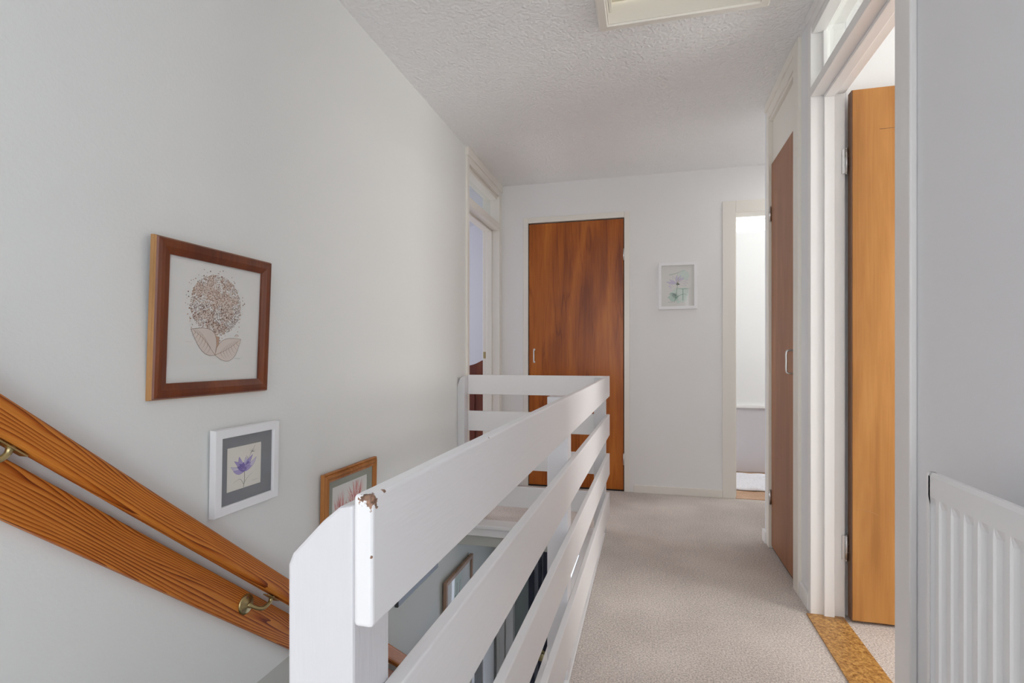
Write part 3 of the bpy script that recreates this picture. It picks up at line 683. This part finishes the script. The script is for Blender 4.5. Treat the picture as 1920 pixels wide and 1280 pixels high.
# 2 purple flower in white frame with grey mount
A = Art()
bz = -0.008
for i, (a, l, m) in enumerate([(150, .062, 'ink_pale_lilac'), (128, .066, 'ink_lilac'), (108, .070, 'ink_lilac'), (85, .060, 'ink_pale_lilac'), (62, .072, 'ink_lilac'), (45, .070, 'ink_pale_lilac'), (165, .046, 'ink_lilac'),
                               (120, .042, 'ink_violet'), (95, .040, 'ink_violet'), (70, .045, 'ink_violet'), (50, .040, 'ink_lilac'), (140, .038, 'ink_violet'), (30, .034, 'ink_lilac')]):
    l *= 0.78
    A.petal((0.0, bz - 0.012), (0.0 + l * math.cos(R(a)) , bz - 0.012 + l * math.sin(R(a)) * 1.0), 0.015, m, 0.003 * (-1) ** i, (0.0006, 'ink_violet'))
A.blob((-0.002, -0.012), 0.010, 'ink_violet', 0.8, 0.3)
for a in range(30, 170, 9):
    l = random.uniform(.02, .05); A.stroke([(0, bz - 0.008), (l * math.cos(R(a)) * .8, bz - 0.008 + l * math.sin(R(a)) * .8)], 0.0006, random.choice(('ink_violet', 'ink_dark', 'ink_lilac')), True)
A.curve([(0, -0.02), (0.001, -0.045), (-0.002, -0.072)], 0.0016, 'ink_olive')
A.curve([(-0.001, -0.06), (0.012, -0.042), (0.030, -0.030)], 0.0013, 'ink_olive', True); A.curve([(-0.002, -0.062), (-0.012, -0.043), (-0.026, -0.045), (-0.034, -0.052)], 0.0013, 'ink_olive', True)
A.curve([(-0.01, 0.0), (-0.025, 0.0), (-0.038, -0.004)], 0.0009, 'ink_dark', True)
for a in (20, 45, 70, 95, 120, 150, 0): A.stroke([(0.024, 0.040), (0.024 + 0.014 * math.cos(R(a)), 0.040 + 0.013 * math.sin(R(a)))], 0.0007, 'ink_dark', True)
A.curve([(0.012, 0.022), (0.022, 0.036), (0.034, 0.060)], 0.0006, 'ink_dark'); A.curve([(0.018, 0.035), (0.024, 0.040), (0.032, 0.038)], 0.0012, 'ink_olive')
A.curve([(0.006, 0.030), (0.010, 0.022), (0.013, 0.015)], 0.0008, 'ink_dark')
A.sign(0.024, -0.058, 0.02)
for v in A.bm.verts: v.co.x = v.co.x * 1.18 - 0.008; v.co.z = v.co.z * 0.84 + 0.004
picture('picture_frame', (LW + 0.0045, 1.238, 0.671), R(90), 0.242, 0.229,
        [(0, 0.0), (0.0008, 0.017), (0.002, 0.018), (0.0225, 0.018), (0.024, 0.0165), (0.024, 0.010), (0.012, 0.0)],
        'frame_white', [((-0.073, -0.0585, 0.056, 0.0605), 'mat_grey')], A, lean=R(1.2), backing='paper_cream',
        label='white frame with grey mount and purple flower drawing on the left wall', category='picture')

# 3 pink spiky flower
A = Art()
for cx_, cz_, n_ in ((-0.075, -0.02, 60), (0.035, 0.02, 75), (-0.02, -0.045, 50)):
    for i in range(n_):
        a = random.uniform(8, 172); l = random.uniform(0.045, 0.115)
        A.petal((cx_ + random.uniform(-.02, .02), cz_ + random.uniform(-.03, 0)), (max(-0.112, min(0.105, cx_ + l * math.cos(R(a)) * 0.75)), min(0.138, cz_ + l * math.sin(R(a)))), random.uniform(0.0025, 0.006), random.choice(('ink_pink', 'ink_rose', 'ink_rose', 'ink_rose', 'ink_red')))
for v in A.bm.verts: v.co.z = min(0.145, v.co.z + 0.045)
for i in range(5): A.curve([(-0.05 + i * 0.022, -0.11), (-0.04 + i * 0.02, -0.08), (-0.045 + i * 0.022, -0.05)], 0.0015, 'ink_olive')
picture('picture_frame', (LW + 0.0045, 1.770, 0.358), R(90), 0.365, 0.42,
        [(0, 0.0), (0, 0.010), (0.003, 0.014), (0.007, 0.012), (0.010, 0.019), (0.016, 0.020), (0.022, 0.014), (0.027, 0.017), (0.033, 0.013), (0.033, 0.009), (0.012, 0.0)],
        'pine_frame', [((-0.126, -0.150, 0.113, 0.153), 'mat_green')], A, lean=R(1.2),
        label='orange wooden frame with pink spiky flowers, half hidden behind the balustrade post', category='picture')
# dark frame almost hidden by the top board
A = Art(); A.blob((0, 0), 0.06, 'ink_green')
picture('picture_frame', (LW + 0.0045, 2.37, 0.048), R(90), 0.46, 0.38,
        [(0, 0.0), (0, 0.016), (0.003, 0.019), (0.04, 0.019), (0.0425, 0.012), (0.0425, 0.009), (0.012, 0.0)],
        'dark_grey', [], A, label='dark picture frame whose lower edge shows below the top balustrade board', category='picture')
# 4 lower hall picture
A = Art()
A.poly([(-0.075, -0.16), (0.05, -0.16), (0.05, 0.165), (-0.075, 0.165)], 'ink_mint')
for i in range(30): A.blob((random.gauss(-0.015, 0.022), random.uniform(-0.14, 0.05)), random.uniform(0.008, 0.022), random.choice(('ink_teal', 'ink_teal', 'ink_green')), 1, 0.4)
A.blob((0.015, 0.045), 0.014, 'ink_red'); A.stroke([(0.012, 0.06), (0.022, 0.13)], 0.004, 'ink_red'); A.stroke([(-0.03, 0.05), (-0.03, 0.13)], 0.004, 'ink_olive')
picture('picture_frame', (LW - 0.004 + 0.0045, 2.95, -0.485), R(90), 0.46, 0.42,
        [(0, 0.0), (0, 0.018), (0.003, 0.020), (0.022, 0.020), (0.0245, 0.014), (0.0245, 0.010), (0.012, 0.0)],
        'frame_pale', [], A, lean=R(1.0), backing='paper',
        label='wooden frame with a teal and red painting, down in the stairwell below the landing', category='picture')

# 5 end wall picture
A = Art()
A.blob((0.012, -0.055), 0.045, 'ink_mint', 1.0, 0.25, 18); A.blob((-0.02, -0.07), 0.028, 'ink_pale_green', 0.9, 0.3); A.blob((0.03, 0.055), 0.026, 'ink_mint', 1.2, 0.3)
for a, l in ((200, .055), (170, .062), (150, .05), (120, .055), (95, .05), (70, .052), (45, .05), (20, .058), (0, .055), (-20, .05)):
    A.petal((0.0, 0.012), (l * math.cos(R(a)), 0.012 + l * math.sin(R(a)) * 0.95), 0.013, 'ink_pale_lilac' if a % 20 else 'paper', 0.003, (0.0007, 'ink_lilac'))
for a, l in ((60, .04), (80, .045), (100, .04)): A.stroke([(0, 0.012), (l * math.cos(R(a)), 0.012 + l * math.sin(R(a)))], 0.0018, 'ink_yellow', True)
A.blob((-0.001, 0.008), 0.008, 'ink_olive', 0.9, 0.4); A.blob((0.006, 0.006), 0.004, 'ink_dark')
A.curve([(-0.045, 0.062), (-0.01, 0.070), (0.02, 0.082), (0.045, 0.088)], 0.0022, 'ink_green', True); A.curve([(0.0, 0.072), (0.002, 0.05), (0.003, 0.03)], 0.0008, 'ink_green')
A.curve([(0, 0.0), (-0.005, -0.03), (-0.01, -0.07), (-0.018, -0.1)], 0.002, 'ink_green')
A.curve([(-0.01, -0.075), (0.01, -0.06), (0.035, -0.052), (0.05, -0.06)], 0.0035, 'ink_green', True); A.curve([(-0.008, -0.06), (-0.03, -0.045), (-0.05, -0.055)], 0.003, 'ink_teal', True)
A.stroke([(0.028, -0.02), (0.028, -0.09)], 0.0028, 'ink_green')
for a in (0, 12, 25, -8, 165, 180, 150): A.stroke([(0.028, -0.022), (0.028 + 0.045 * math.cos(R(a)), -0.022 + 0.02 * math.sin(R(a)))], 0.001, 'ink_green', True)
for i in range(10): A.curve([(random.uniform(-.05, -.03), random.uniform(-.03, .03)), (random.uniform(-.045, -.03), random.uniform(-.04, .0))], 0.0008, 'ink_pale_lilac')
A.sign(-0.052, -0.098, 0.03)
for v in A.bm.verts: v.co.x *= 1.28; v.co.z = v.co.z * 1.2 + 0.004
picture('picture_frame', (0.2035, EY - 0.0005, 1.478), 0, 0.262, 0.330,
        [(0, 0.0), (0.0005, 0.019), (0.002, 0.020), (0.020, 0.020), (0.0215, 0.0185), (0.0215, 0.0135), (0.012, 0.0)],
        'frame_white', [], A, label='white frame with a green and white lily watercolour on the end wall', category='picture')

# ------------------------------------------------------------------ bed in the left bedroom, bath mat
bed = empty('bed', (-1.75, 4.35, 0), label='dark red wooden bed with a curved headboard in the left bedroom', category='bed')
def top(x): return 0.895 + 0.085 / (1 + math.exp(-(abs(x) - 0.345) * 24))
xs = [-0.48 + 0.96 * i / 60 for i in range(61)]
prism('headboard', [(-0.48, 0.25)] + [(x, top(x)) for x in xs] + [(0.48, 0.25)], 'Y', -0.02, 0.02, M['mahogany'], bed, bev=0.003)
boxes('headboard_stile', [(-0.47, -0.38, -0.032, -0.02, 0.25, 0.80), (0.235, 0.30, -0.032, -0.02, 0.25, 0.80), (0.40, 0.47, -0.032, -0.02, 0.25, 0.80), (-0.38, 0.40, -0.036, -0.02, 0.78, 0.83)], M['mahogany'], bed, bev=0.003)
for x in (-0.44, 0.44):
    for y in (0, 0.6): boxes('leg', [(x - 0.035, x + 0.035, y - 0.019, y + 0.035, 0, 0.26)], M['mahogany'], bed)
boxes('mattress', [(-0.45, 0.45, 0.04, 0.62, 0.26, 0.5)], M['mat_white'], bed, bev=0.03)
bm = bmesh.new()
nx, ny = 40, 30; g = {}
for i in range(nx + 1):
    for j in range(ny + 1):
        x = 0.25 + 1.0 * i / nx; y = 4.15 + 0.55 * j / ny
        e = min(i, nx - i, j, ny - j)
        z = 0.002 + (0.014 if e > 0 else 0) + 0.004 * math.sin(x * 40 + 3 * math.sin(y * 17)) * (e > 0)
        g[i, j] = bm.verts.new((x, y + 0.006 * math.sin(x * 25), z))
for i in range(nx):
    for j in range(ny): bm.faces.new((g[i, j], g[i + 1, j], g[i + 1, j + 1], g[i, j + 1])).smooth = True
o = link('bath_mat', bm, M['mat_white'], label='crumpled white bath mat on the bathroom floorboards', category='mat')
s = o.modifiers.new('solid', 'SOLIDIFY'); s.thickness = 0.004; s.offset = -0.2
